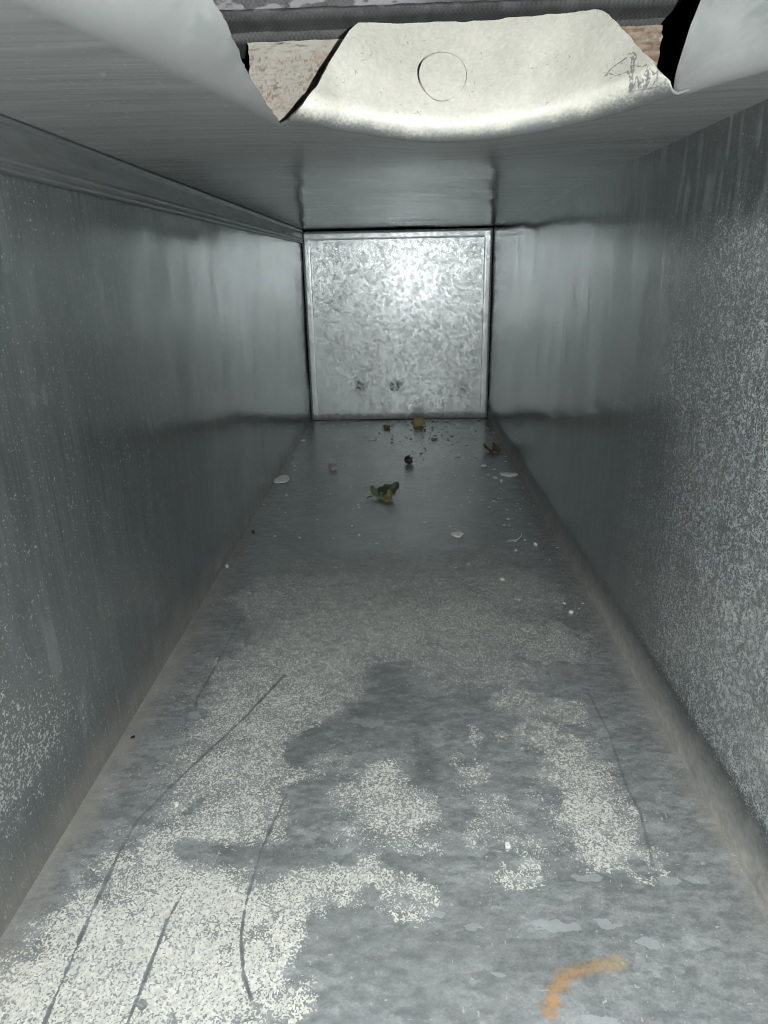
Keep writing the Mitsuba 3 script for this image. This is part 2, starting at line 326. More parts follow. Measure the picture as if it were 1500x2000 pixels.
def felt_colour(p, n, uv):
    x, z = p.x, p.z
    wv = 0.5 + 0.5 * dr.sin(x * 3200) * dr.sin((z + 0.6 * p.y) * 3600)
    c = mix((0.10, 0.102, 0.104), (0.27, 0.272, 0.275), fbm(x * 200, z * 600, 2.0, 3) * 0.6 + 0.4 * wv)
    pt = smoothstep(0.50, 0.60, fbm(x * 110, z * 260, 3.0, 4) + 0.22 * smoothstep(0.3095, 0.3125, z) - 0.12) * (1 - smoothstep(0.0, 0.03, x)) * smoothstep(0.308, 0.3105, z)
    pale = smoothstep(0.308, 0.3105, z) * smoothstep(0.45, 0.6, fbm(x * 300, z * 300, 8.0, 2)) * 0.3
    c = mix(c, (0.30, 0.31, 0.32), pale)
    return mix(c, (0.50, 0.50, 0.51), pt)


scene['felt'] = {'type': 'diffuse', 'reflectance': proc(felt_colour)}


def plain(name, rgb, rgb2=None, s=400, rough=0.7):
    c = proc(lambda p, n, uv, a=rgb, b=rgb2 or rgb: mix(a, b, fbm(p.x * s, p.y * s, p.z * s, 3)))
    scene[name] = {'type': 'twosided', 'inner': {'type': 'principled', 'base_color': c, 'roughness': rough, 'specular': 0.3}}


plain('chip_white', (0.86, 0.85, 0.82), (0.72, 0.71, 0.68))
plain('chip_grey', (0.50, 0.48, 0.44), (0.24, 0.21, 0.17), 350)
plain('leaf_green', (0.14, 0.17, 0.10), (0.21, 0.235, 0.145), 240, 0.6)
plain('leaf_yellow', (0.26, 0.24, 0.11), (0.20, 0.185, 0.085), 300, 0.6)
plain('leaf_dark', (0.035, 0.045, 0.03), (0.075, 0.085, 0.05), 300, 0.5)
plain('brown', (0.06, 0.042, 0.028), (0.14, 0.10, 0.06), 300)
plain('tan', (0.36, 0.30, 0.14), (0.24, 0.19, 0.09), 300)
plain('black_bit', (0.015, 0.015, 0.014), (0.04, 0.036, 0.03), 300, 0.35)
plain('orange_bit', (0.50, 0.30, 0.13))
plain('thread_pale', (0.55, 0.54, 0.50))
plain('dark_steel', (0.05, 0.055, 0.06))


# ------------------------------------------------------------------ mesh helpers
def raw_ply(v, f, n, uv, bsdf):
    path = meshkit.write_ply((v, f), False, uv, None, normals=n)
    return {'type': 'ply', 'filename': path, 'face_normals': False, 'bsdf': {'type': 'ref', 'id': bsdf}}


def vnormals(v, f):
    n = np.zeros_like(v)
    fn = np.cross(v[f[:, 1]] - v[f[:, 0]], v[f[:, 2]] - v[f[:, 0]])
    for k in range(3):
        np.add.at(n, f[:, k], fn)
    return n / np.maximum(np.linalg.norm(n, axis=1, keepdims=True), 1e-20)


def sheet(v, f, uv, t, bsdf, normals=None):
    """A sheet of thickness t behind the surface (v, f): smooth faces, square cut rims."""
    v, f, uv = np.asarray(v, float), np.asarray(f, int), np.asarray(uv, float)
    n = vnormals(v, f) if normals is None else normals
    back = v - n * t
    e = np.sort(f[:, [[0, 1], [1, 2], [2, 0]]].reshape(-1, 2), 1)
    d = f[:, [[0, 1], [1, 2], [2, 0]]].reshape(-1, 2)
    _, inv, cnt = np.unique(e[:, 0] * (len(v) + 1) + e[:, 1], return_inverse=True, return_counts=True)
    rim = d[cnt[inv.ravel()] == 1]
    k = len(v)
    V, N, UV, FF = [v, back], [n, -n], [uv, uv], [f, f[:, ::-1] + k]
    a, b = rim[:, 0], rim[:, 1]
    q = np.stack([v[a], v[b], back[b], back[a]], 1)
    rn = np.cross(q[:, 3] - q[:, 0], q[:, 1] - q[:, 0])
    rn /= np.maximum(np.linalg.norm(rn, axis=1, keepdims=True), 1e-20)
    V.append(q.reshape(-1, 3)); N.append(np.repeat(rn, 4, 0)); UV.append(uv[np.stack([a, b, b, a], 1)].reshape(-1, 2))
    o = 2 * k + 4 * np.arange(len(rim))[:, None]
    FF.append(np.vstack([np.hstack([o, o + 2, o + 1]), np.hstack([o, o + 3, o + 2])]))
    return raw_ply(np.vstack(V), np.vstack(FF), np.vstack(N), np.vstack(UV), bsdf)


def grid(fn, us, vs):
    """Quad grid of fn(u, v) -> point; faces wind so that the normal is du x dv."""
    uu, vv = np.meshgrid(us, vs, indexing='ij')
    v = np.array([fn(a, b) for a, b in zip(uu.ravel(), vv.ravel())])
    nu, nv = len(us), len(vs)
    i = np.arange(nu * nv).reshape(nu, nv)
    a, b, c, d = (x.ravel() for x in (i[:-1, :-1], i[1:, :-1], i[1:, 1:], i[:-1, 1:]))
    return v, np.vstack([np.stack([a, b, c], 1), np.stack([a, c, d], 1)]), np.stack([uu.ravel(), vv.ravel()], 1)


_W = {}


def wobble(a, b, seed):
    """A smooth bounded ripple in about [-0.5, 0.5], from a few sines."""
    if seed not in _W:
        r = np.random.default_rng(900 + seed)
        _W[seed] = [(math.cos(t) * k, math.sin(t) * k, p, 0.42 / (1 + 0.5 * i)) for i, (t, p, k) in enumerate(zip(r.random(7) * 6.3, r.random(7) * 6.3, 2.0 * 1.5 ** np.arange(7)))]
    return 0.42 * sum(w * np.sin(ka * a + kb * b + p) for ka, kb, p, w in _W[seed])


def dent(x, y, seed, amp):
    return amp * wobble(x * 12, y * 8, seed)


YB = -0.55
YS = np.concatenate([np.linspace(YB, 0.1, 14)[:-1], np.linspace(0.1, D + 0.010, 90)])

# ------------------------------------------------------------------ the duct
tag('air_duct', 'galvanized square sheet metal air duct, dusty and oxidised, with a cut open top', 'air duct')
# bottom: normal +z ; uv = (x, y): grain runs across (x)
v, f, uv = grid(lambda x, y: (x, y, dent(x, y, 1, 0.0016) * min(1, (HW - abs(x)) / 0.03)), np.linspace(-HW, HW, 40), YS)
add('air_duct__bottom_panel', sheet(v, f, uv, 0.0008, 'floor_zinc'), 'bottom sheet with white oxide bloom, dark scratches and an orange rust mark')


def wall(side):
    def fn(a, b):
        y, z = (a, b) if side < 0 else (b, a)
        w = min(1, z / 0.03, (HC - z) / 0.03)
        return (side * HW - side * dent(y, z * 2, 5 + side, 0.0022) * max(w, 0), y, z)
    zs = np.linspace(-0.0008, HC + 0.0008, 40)
    v, f, uv = grid(fn, YS, zs) if side < 0 else grid(fn, zs, YS)
    if side > 0:
        uv = uv[:, ::-1]
    return v, f, uv


v, f, uv = wall(-1)
add('air_duct__side_panel', sheet(v, f, uv, 0.0008, 'left_zinc'), 'dark left side sheet with pale vertical drip streaks')
v, f, uv = wall(1)
add('air_duct__side_panel_001', sheet(v, f, uv, 0.0008, 'right_zinc'), 'right side sheet frosted with pale speckles')

# top sheet with the cut opening
BASE = np.array([(-0.0334, 0.279, -0.001), (-0.0268, 0.2824, -0.0014), (-0.0184, 0.2909, -0.002), (-0.0091, 0.296, -0.0027), (0.0025, 0.3025, -0.0037), (0.0105, 0.3056, -0.0043), (0.0207, 0.3072, -0.0048), (0.0307, 0.3064, -0.005), (0.0406, 0.3046, -0.0048), (0.0501, 0.3015, -0.0043), (0.0629, 0.2966, -0.0032), (0.0758, 0.287, -0.0022), (0.0862, 0.2732, -0.0014), (0.0942, 0.2566, -0.001), (0.0972, 0.2495, -0.001)])
LB = np.array([(-0.0380, 0.2870), (-0.0440, 0.258), (-0.0520, 0.226), (-0.0615, 0.188), (-0.0690, 0.158), (-0.0750, 0.110), (-0.077, 0.05), (-0.077, -0.02)])
RB = np.array([(0.0975, 0.2580), (0.1010, 0.2490), (0.1060, 0.2400), (0.1120, 0.2300), (0.1170, 0.2180), (0.1200, 0.195), (0.1215, 0.15), (0.1215, -0.02)])


def resample(P, n):
    P = np.asarray(P, float)
    s = np.r_[0, np.cumsum(np.linalg.norm(np.diff(P, axis=0), axis=1))]
    from scipy.interpolate import PchipInterpolator
    t = np.linspace(0, s[-1], n)
    return np.stack([PchipInterpolator(s, P[:, k])(t) for k in range(P.shape[1])], 1), t


BP, BS = resample(BASE[:, :2], 60)
LP, LS = resample(LB, 60)
RP, RS = resample(RB, 60)


def top_z(x, y):
    x, y = np.asarray(x, float), np.asarray(y, float)
    s = 0.005 * np.exp(-((x - 0.03) / 0.05) ** 2) * np.exp(-(np.maximum(y - 0.30, 0) / 0.10) ** 2)
    edge = np.clip((HW - np.abs(x)) / 0.03, 0, 1)
    ripple = 0.0012 * np.exp(-((y - 0.86) / 0.02) ** 2) * edge
    return HC - s - ripple + dent(x, y, 9, 0.0022) * edge * np.clip((y - 0.34) / 0.1, 0, 1)


hole = np.vstack([LP[::-1], BP, RP])
ring = Polygon([(-HW, YB), (HW, YB), (HW, D + 0.010), (-HW, D + 0.010)], [hole.tolist()])
pv, pf = trimesh.creation.triangulate_polygon(ring, engine='earcut')
pm = trimesh.Trimesh(np.c_[pv, np.zeros(len(pv))], pf, process=True)
mv, mf = trimesh.remesh.subdivide_to_size(pm.vertices, pm.faces, 0.012, max_iter=12)
m2 = trimesh.Trimesh(mv, mf, process=True)
v2 = np.array(m2.vertices)
v2[:, 2] = top_z(v2[:, 0], v2[:, 1])
f2 = np.array(m2.faces)
if np.cross(v2[f2[0, 1]] - v2[f2[0, 0]], v2[f2[0, 2]] - v2[f2[0, 0]])[2] > 0:
    f2 = f2[:, ::-1]
add('air_duct__top_panel', sheet(v2, f2, v2[:, :2], 0.0008, 'top_zinc'), 'top sheet brushed across, bent up at the cut opening')


class Tongue:
    """A tongue of the top sheet bent up along the line P (points at arc lengths S), with bend radius(s) and bend angle phi."""

    def __init__(self, P, S, radius, phi, flip, seed):
        tan = np.gradient(P, axis=0)
        tan /= np.linalg.norm(tan, axis=1, keepdims=True)
        self.n = np.stack([-tan[:, 1], tan[:, 0]], 1) * (-1 if flip else 1)
        self.P, self.S, self.radius, self.phi, self.seed = P, S, radius, phi, seed

    def pos(self, s, t):
        s, t = np.broadcast_arrays(np.asarray(s, float), np.asarray(t, float))
        x, y, nx, ny = (np.interp(s, self.S, c) for c in (self.P[:, 0], self.P[:, 1], self.n[:, 0], self.n[:, 1]))
        r, ph = self.radius(s), self.phi
        a, e = np.minimum(t / r, ph), np.maximum(t - r * ph, 0)
        h = r * np.sin(a) + e * math.cos(ph)
        z = r * (1 - np.cos(a)) + e * math.sin(ph)
        k = np.clip(t / 0.012, 0, 1)
        w = 0.0011 * (np.sin(s * 75 + t * 60 + self.seed) * 0.5 + np.sin(s * 190 - t * 120 + 2 * self.seed) * 0.22 + np.sin(t * 230 + s * 40) * 0.2) * k
        z0 = top_z(x, y)
        return np.stack([x + nx * (h + w), y + ny * (h + w), z0 + z], -1)

    def normal(self, s, t, e=4e-4):
        lo, hi = self.S[0], self.S[-1]
        d = np.cross(self.pos(np.minimum(s + e, hi), t) - self.pos(np.maximum(s - e, lo), t), self.pos(s, t + e) - self.pos(s, np.maximum(t - e, 0)))
        return d / np.linalg.norm(d, axis=1, keepdims=True)

    def mesh(self, outline, size, bsdf, thick, sign, hole=None):
        """The part of the tongue inside outline (s, t), as a sheet; sign turns its normals to the duct's inside."""
        pg = Polygon(outline, [hole] if hole is not None else [])
        pv, pf = trimesh.creation.triangulate_polygon(pg, engine='earcut')
        mv, mf = trimesh.remesh.subdivide_to_size(np.c_[pv, np.zeros(len(pv))], pf, size, max_iter=14)
        m = trimesh.Trimesh(mv, mf, process=True)
        st = np.array(m.vertices)[:, :2]
        v, n, f = self.pos(st[:, 0], st[:, 1]), self.normal(st[:, 0], st[:, 1]) * sign, np.array(m.faces)
        fn = np.cross(v[f[:, 1]] - v[f[:, 0]], v[f[:, 2]] - v[f[:, 0]])
        bad = (fn * n[f[:, 0]]).sum(1) < 0
        f[bad] = f[bad][:, ::-1]
        return sheet(v, f, st, thick, bsdf, n)


def ragged(edge, amp, seed, step=0.0014):
    """The outline (s, t) of a tongue from its free edge's corner points, cut a little raggedly."""
    e = np.asarray(edge, float)
    ln = np.r_[0, np.cumsum(np.linalg.norm(np.diff(e, axis=0), axis=1))]
    k = np.linspace(0, ln[-1], int(ln[-1] / step))
    q = np.stack([np.interp(k, ln, e[:, j]) for j in (0, 1)], 1)
    q[1:-1, 1] += amp * (meshkit.fbm(np.stack([k * 260, k * 0 + seed, k * 0], 1), 3, seed)[1:-1] - 0.5)
    q[:, 1] = np.maximum(q[:, 1], 0.0004)
    return q


left_tongue = Tongue(LP, LS, lambda s: 0.0045 + np.minimum(0.20 * s, 0.020), math.radians(76), False, 1.0)
right_tongue = Tongue(RP, RS, lambda s: 0.0045 + np.minimum(0.16 * s, 0.010), math.radians(78), True, 2.0)
BP2, BS2 = resample(BASE[:, :2], 120)
far_tongue = Tongue(BP2, BS2, lambda s: 0.0070 + 0 * s, math.radians(110), True, 3.0)
LEFT_EDGE = [(0.0008, 0.0008), (0.0089, 0.0027), (0.0176, 0.0043), (0.0312, 0.0074), (0.0451, 0.0119), (0.0593, 0.0159), (0.0758, 0.0203), (0.0853, 0.0235), (0.12, 0.0355), (0.18, 0.035), (0.3091, 0.002)]
RIGHT_EDGE = [(0.0008, 0.0027), (0.0023, 0.0056), (0.0043, 0.0096), (0.007, 0.0152), (0.01, 0.0205), (0.0135, 0.0254), (0.03, 0.045), (0.08, 0.055), (0.2, 0.03), (0.2808, 0.002)]
FAR_EDGE = [(0.0002, 0.0028), (0.005, 0.0111), (0.0122, 0.0197), (0.0225, 0.0317), (0.0283, 0.0394), (0.0328, 0.043), (0.0416, 0.0454), (0.0622, 0.0489), (0.0895, 0.0472), (0.1083, 0.0438), (0.1194, 0.0418), (0.1252, 0.0388), (0.1311, 0.0332), (0.1421, 0.0234), (0.1554, 0.0142), (0.1623, 0.0066), (0.1609, 0.0022)]
KNOCK, KNOCK_R = (0.0646, 0.0273), 0.0093
o = ragged(LEFT_EDGE, 0.0012, 2)
add('air_duct__flap', left_tongue.mesh(np.vstack([[0, 0], [LS[-1], 0], o[::-1]]), 0.0045, 'flap_zinc', 0.0008, -1), 'bare grey flap bent up on the left of the opening')
o = ragged(RIGHT_EDGE, 0.0008, 3)
add('air_duct__flap_001', right_tongue.mesh(np.vstack([[0.0009, 0], [RS[-1], 0], o[::-1]]), 0.0045, 'flap_zinc', 0.0008, 1), 'pale grey flap bent up at the right of the opening')
o = ragged(FAR_EDGE, 0.0008, 4)
aa = np.linspace(0, 2 * math.pi, 64, endpoint=False)
gap = np.stack([KNOCK[0] - 0.00030 + (KNOCK_R + 0.00055) * np.cos(aa), KNOCK[1] + 0.00005 + (KNOCK_R + 0.00028) * np.sin(aa)], 1)
add('air_duct__flap_002', far_tongue.mesh(np.vstack([[0, 0], [0.1608, 0], o[::-1]]), 0.0025, 'paint', 0.0009, 1, gap),
    'cream painted flap bent up at the far edge of the opening, with pencil scribbles')
disc = np.stack([KNOCK[0] + KNOCK_R * np.cos(aa), KNOCK[1] + KNOCK_R * np.sin(aa)], 1)
kd = far_tongue.mesh(disc, 0.0025, 'paint', 0.0012, 1)
kd['to_world'] = T().translate([0, -0.0004, 0])
add('air_duct__flap_002__knockout', kd, 'round knockout disc, painted over')

# S-lock seam strip along the top of the left side: flat band with two beads
prof = [(0.0002, HC - 0.0003), (0.0026, HC - 0.0003), (0.0034, HC - 0.0010), (0.0034, HC - 0.0020), (0.0024, HC - 0.0029), (0.0017, HC - 0.0034), (0.0015, 0.2495), (0.0018, 0.2489), (0.0026, 0.2482),
        (0.0028, 0.2474), (0.0022, 0.2466), (0.0013, 0.2463), (0.0012, 0.2458), (0.0020, 0.2453), (0.0023, 0.2444), (0.0017, 0.2436), (0.0002, 0.2433)]
sy = np.linspace(YB, D - 0.004, 70)


def strip(i, y):
    a, z = prof[int(round(i))]
    a += 0.0003 * wobble(y * 25, z * 300, 13)
    tz = z + (top_z(-HW + 0.004, y) - HC if z > 0.257 else 0.0016 * (y - 0.6)) 
    return (-HW + a + 0.0009, y, tz)


sv, sf, suv = grid(strip, np.arange(len(prof)), sy)
suv = np.stack([sv[:, 1], sv[:, 2]], 1)
ns = vnormals(sv, sf)
if ns[len(sy) * 6 + 5][0] < 0:
    sf = sf[:, ::-1]
add('air_duct__lock_seam', sheet(sv, sf, suv, 0.0006, 'seam_zinc'), 'folded lock seam strip with a double bead')
zinc('seam_zinc', lambda p, n, uv: mix((0.12, 0.13, 0.13), (0.20, 0.21, 0.21), fbm(p.y * 60, p.z * 500, 2.0, 3)), 0.45, 0.24, 0.1)

# end cap: pan with bent edges, set in with a dark gap
CW0, CW1, CZ0, CZ1 = -HW + 0.0014, HW - 0.0012, 0.0010, HC - 0.0024
cu = np.array([0, 0.0015, 0.004, 0.0075, 0.010, 0.0108, 0.0116, 0.014])


def cap_pt(x, z):
    e = min(x - CW0, CW1 - x)
    et, eb = CZ1 - z, z - CZ0
    d = min(e, et)
    off = -0.0030 * (1 - min(d / 0.0015, 1)) ** 2
    rise = 0.0008 * (1 if d < 0.010 else max(0, 1 - (d - 0.010) / 0.0009))
    low = 0.0030 * max(0, 1 - eb / 0.010) ** 2
    bul = 0.0007 * wobble(x * 12, z * 12, 8)
    return (x, D - rise - off + low + bul - 0.001, z)


cx = np.unique(np.concatenate([CW0 + cu, np.linspace(CW0 + 0.016, CW1 - 0.016, 30), CW1 - cu]))
cz = np.unique(np.concatenate([CZ0 + cu, np.linspace(CZ0 + 0.016, CZ1 - 0.016, 30), CZ1 - cu]))
v, f, uv = grid(lambda x, z: cap_pt(x, z), cx, cz)
add('air_duct__end_cap', sheet(v, f, uv, 0.0008, 'cap_zinc'), 'bright speckled end cap closing the far end')

# ------------------------------------------------------------------ what shows through the opening
def blob_box(x0, x1, y0, y1, zb, zt, nx, ny, nz, jitter, seed):
    """A block with ragged faces: zb(x), zt(x) its bottom and top."""
    m = trimesh.creation.box()
    m = m.subdivide_to_size(0.06) if False else m
    g = [np.linspace(0, 1, n) for n in (nx, ny, nz)]
    P = np.stack(np.meshgrid(*g, indexing='ij'), -1)
    faces, verts, at = [], [], 0
    for ax in range(3):
        for side in (0, -1):
            q = np.take(P, side, axis=ax)
            n0_, n1_ = q.shape[:2]
            i = np.arange(n0_ * n1_).reshape(n0_, n1_) + at
            a, b, c, d = (t.ravel() for t in (i[:-1, :-1], i[1:, :-1], i[1:, 1:], i[:-1, 1:]))
            fq = np.vstack([np.stack([a, b, c], 1), np.stack([a, c, d], 1)])
            if (side == 0) == (ax != 1):
                fq = fq[:, ::-1]
            faces.append(fq); verts.append(q.reshape(-1, 3)); at += n0_ * n1_
    p = np.vstack(verts)
    out = np.empty_like(p)
    X = x0 + p[:, 0] * (x1 - x0)
    out[:, 0], out[:, 1] = X, y0 + p[:, 1] * (y1 - y0)
    out[:, 2] = zb(X) + p[:, 2] * (zt(X) - zb(X))
    k = np.stack([meshkit.fbm(out * np.array([160, 160, 420]) + s, 3, seed + s) for s in range(3)], 1) - 0.5
    k2 = np.stack([meshkit.fbm(out * 700 + s, 2, seed + 7 + s) for s in range(3)], 1) - 0.5
    out = out + jitter * (k + 0.35 * k2)
    m = trimesh.Trimesh(out, np.vstack(faces), process=False)
    m.merge_vertices(digits_vertex=7)
    return m


wood = blob_box(-0.0575, 0.1160, 0.340, 0.366, lambda x: 0.2685 + 0.06 * np.clip(-0.035 - x, 0, 1), lambda x: 0.3010 + 0.010 * (x + 0.0575), 90, 14, 26, np.array([0.0022, 0.0020, 0.0010]), 3)
add('wood_board', mikit.ply(wood, 'wood', smooth=35), 'pale worn wooden board with raw brown grain behind the cream painted flap', 'wood board')

# dark fibrous strip above the board: rolled lip and an upper face, extruded along x with a ragged surface
fp = [(0.372, 0.3035), (0.352, 0.3035), (0.349, 0.3052), (0.3485, 0.3070), (0.344, 0.3078), (0.338, 0.3079), (0.3345, 0.3086), (0.333, 0.3098), (0.3335, 0.3110), (0.337, 0.3117), (0.3385, 0.3124), (0.338, 0.316), (0.338, 0.325), (0.339, 0.335), (0.372, 0.335)]
fxs = np.linspace(-0.10, 1, 160)


def felt_pt(u, i):
    y, z = fp[int(round(i))]
    x0, x1 = -0.10, 0.1165 + 0.9 * (z - 0.3035)
    x = x0 + u * (x1 - x0)
    q = np.array([x * 130, y * 300, z * 500])
    return (x, y + 0.0012 * (meshkit.fbm(q, 3, 5) - 0.5), z + 0.010 * (x + 0.05) * 0.35 + 0.0012 * (meshkit.fbm(q + 9, 3, 6) - 0.5))


fv, ff, fuv = grid(felt_pt, np.linspace(0, 1, 160), np.arange(len(fp)))
capi = [np.arange(len(fp)), np.arange(len(fp)) + 159 * len(fp)]
fm = trimesh.Trimesh(fv, ff, process=False)
ends = []
for ci, fl in ((capi[0], False), (capi[1], True)):
    pg = Polygon(fv[ci][:, 1:])
    tri = [(ci[0], ci[k], ci[k + 1]) for k in range(1, len(ci) - 1)]
    ends += [t[::-1] if fl else t for t in tri]
fm = trimesh.Trimesh(fv, np.vstack([ff, np.array(ends)]), process=False)
fm.fix_normals()
add('underlay_strip', mikit.ply(fm, 'felt', smooth=40), 'dark grey woven strip splashed with pale paint, above the wooden board', 'underlay')


# ------------------------------------------------------------------ debris on the bottom sheet
def fz(x, y):
    return dent(x, y, 1, 0.0016) * min(1, max(0, (HW - abs(x)) / 0.03))


def chip(x, y, lx, ly, t, rot, seed, curl=0.0, n=14, tilt=0.0):
    """An irregular flake lx by ly and t thick, a little curled, lying on the bottom sheet."""
    r = np.random.default_rng(seed)
    a = np.linspace(0, 2 * math.pi, n, endpoint=False)
    rad = 1 + 0.22 * (r.random(n) - 0.5) + 0.10 * np.cos(3 * a + r.random() * 6)
    rows = []
    for k, (s, h) in enumerate(((0.92, 0.0), (1.0, 0.25), (1.0, 0.75), (0.93, 1.0))):
        rows.append(np.stack([s * rad * np.cos(a), s * rad * np.sin(a), np.full(n, h)], 1))
    P = np.vstack([[[0, 0, 0.0]]] + rows + [[[0, 0, 1.0]]])
    q = np.empty_like(P)
    q[:, 0], q[:, 1] = P[:, 0] * lx / 2, P[:, 1] * ly / 2
    q[:, 2] = P[:, 2] * t + curl * (P[:, 0] ** 2) * lx + tilt * P[:, 0] * lx / 2
    F_ = []
    for j in range(n):
        b = (j + 1) % n
        F_.append((0, 1 + b, 1 + j))
        for k in range(3):
            o0, o1 = 1 + k * n, 1 + (k + 1) * n
            F_ += [(o0 + j, o0 + b, o1 + b), (o0 + j, o1 + b, o1 + j)]
        F_.append((1 + 3 * n + j, 1 + 3 * n + b, 1 + 4 * n))
    c, s = math.cos(rot), math.sin(rot)
    q[:, :2] = q[:, :2] @ np.array([[c, s], [-s, c]])
    q[:, 2] += (r.random(len(q)) - 0.5) * t * 0.25
    q[:, 2] -= q[:, 2].min() - 0.0003
    q += np.array([x, y, fz(x, y)])
    return trimesh.Trimesh(q, F_, process=False)


CHIPS = [
    # x, y, length, depth, thickness, turn, curl, tilt, material, label
    (-0.1215, 0.6924, 0.0150, 0.0210, 0.0016, 0.5, 0.02, 0.28, 'chip_white', 'large pale grey paint chip leaning at the left bottom corner'),
    (0.0504, 0.5347, 0.0095, 0.0105, 0.0016, 0.2, 0.0, 0.0, 'chip_white', 'white paint chip lying alone right of the green leaf, nearer the camera'),
    (0.1180, 0.7073, 0.0185, 0.0120, 0.0016, -0.1, 0.0, 0.0, 'chip_white', 'long flat white chip, largest of the scatter by the right wall'),
    (-0.1240, 0.8749, 0.0055, 0.0070, 0.0012, 0.3, 0.0, 0.0, 'chip_white', 'small white chip in the far left bottom corner'),
    (-0.0344, 0.8783, 0.0110, 0.0090, 0.0010, 0.1, 0.12, 0.0, 'chip_white', 'thin curled white shell flake left of centre near the end cap'),
    (0.1126, 0.3970, 0.0030, 0.0030, 0.0010, 0.0, 0.0, 0.0, 'chip_white', 'tiny oblong white chip nearest the camera along the right wall'),
    (0.0753, 0.4467, 0.0025, 0.0035, 0.0014, 0.7, 0.0, 0.0, 'chip_white', 'tiny round white chip on the right, between the pale thread and the speckled bloom'),
    (0.0954, 0.7425, 0.0065, 0.0080, 0.0012, 0.1, 0.0, 0.0, 'chip_white', 'small oval white chip just beyond the long flat chip'),
    (0.1021, 0.6967, 0.0046, 0.0075, 0.0012, 0.4, 0.0, 0.0, 'chip_white', 'round white crumb immediately left of the long flat chip'),
    (0.1068, 0.6837, 0.0022, 0.0090, 0.0016, -0.25, 0.1, 0.0, 'chip_white', 'slim upright white sliver below the long flat chip'),
    (0.0915, 0.7844, 0.0050, 0.0060, 0.0010, 0.2, 0.0, 0.0, 'chip_white', 'small white flake in front of the dead brown leaf scrap'),
    (0.0700, 0.7878, 0.0065, 0.0090, 0.0012, 0.3, 0.06, 0.0, 'chip_white', 'arched pale flake left of the dead brown leaf scrap'),
    (-0.0892, 0.2287, 0.0018, 0.0022, 0.0012, 0.4, 0.0, 0.0, 'chip_white', 'cream crumb on the white bloom at the left, nearest the camera'),
    (-0.1270, 0.4734, 0.0022, 0.0050, 0.0012, 0.4, 0.0, 0.0, 'chip_white', 'tiny white chip on the left bottom seam'),
    (0.0452, 0.2074, 0.0022, 0.0026, 0.0012, 0.4, 0.0, 0.0, 'chip_white', 'round white crumb on the near bare zinc, right of centre'),
    (0.1106, 0.5120, 0.0022, 0.0040, 0.0012, 0.4, 0.0, 0.0, 'chip_white', 'white speck beside the pale thread'),
    (-0.0723, 0.7371, 0.0085, 0.0160, 0.0046, 0.4, 0.0, 0.0, 'chip_grey', 'grey and white crumb of mortar left of the dark pellet'),
    (0.0460, 0.8739, 0.0085, 0.0080, 0.0014, 0.0, 0.0, 0.0, 'tan', 'flat tan sliver right of centre near the end cap'),
    (-0.0171, 0.9443, 0.0060, 0.0120, 0.0040, 0.8, 0.0, 0.0, 'brown', 'small dark crumb close to the end cap, left of the tan crumb'),
    (-0.1219, 0.5459, 0.0026, 0.0046, 0.0012, 0.5, 0.0, 0.0, 'black_bit', 'black bit on the left edge, between the large chip and the dust band'),
    (-0.1239, 0.2726, 0.0022, 0.0014, 0.0006, 0.7, 0.0, 0.0, 'black_bit', 'tiny black sliver in the pale dust of the near left edge'),
    (-0.0067, 0.5018, 0.0030, 0.0030, 0.0010, 0.6, 0.0, 0.0, 'orange_bit', 'tiny orange crumb in front of the green leaf'),
]
NAMES = {'chip_white': ('paint_chip', 'paint chip', 'white chips scattered on the bottom sheet'), 'chip_grey': ('mortar_crumb', 'crumb', None), 'tan': ('wood_sliver', 'sliver', None),
         'brown': ('dirt_crumb', 'crumb', None), 'black_bit': ('black_crumb', 'crumb', 'black bits on the bottom sheet'), 'orange_bit': ('orange_crumb', 'crumb', None)}
count = {}
for k, (x, y, lx, ly, t, rot, curl, tilt, mat, label) in enumerate(CHIPS):
    name, cat, grp = NAMES[mat]
    i = count.get(name, 0)
    count[name] = i + 1
    add(name if i == 0 else f'{name}_{i:03d}', mikit.ply(chip(x, y, lx, ly, t, rot, 100 + k, curl, tilt=tilt), mat, smooth=40), label, cat, grp)


def leaf_blade(w, l, bend, fold, seed, lobes=0.0):
    r = np.random.default_rng(seed)
    ph = r.random(3) * 6

    def fn(a, b):
        wid = w / 2 * math.sin(math.pi * min(max(a, 0.02), 0.985) ** 0.8) ** 0.7 * (1 + lobes * math.sin(a * 17 + ph[0]))
        x = b * wid
        return np.array([x, (a - 0.5) * l, bend * (2 * a - 1) ** 2 + fold * 0.7 * abs(b) * wid + 0.0011 * math.sin(5 * b + 7 * a + ph[1]) + 0.0006 * math.sin(13 * a + 9 * b + ph[2])])
    return grid(fn, np.linspace(0, 1, 22), np.linspace(-1, 1, 13))


def put(v, pos, rx, ry, rz):
    m = trimesh.transformations.euler_matrix(rx, ry, rz)[:3, :3]
    v = v @ m.T
    v[:, 2] -= v[:, 2].min()
    return v + np.array([pos[0], pos[1], fz(pos[0], pos[1]) + pos[2]])


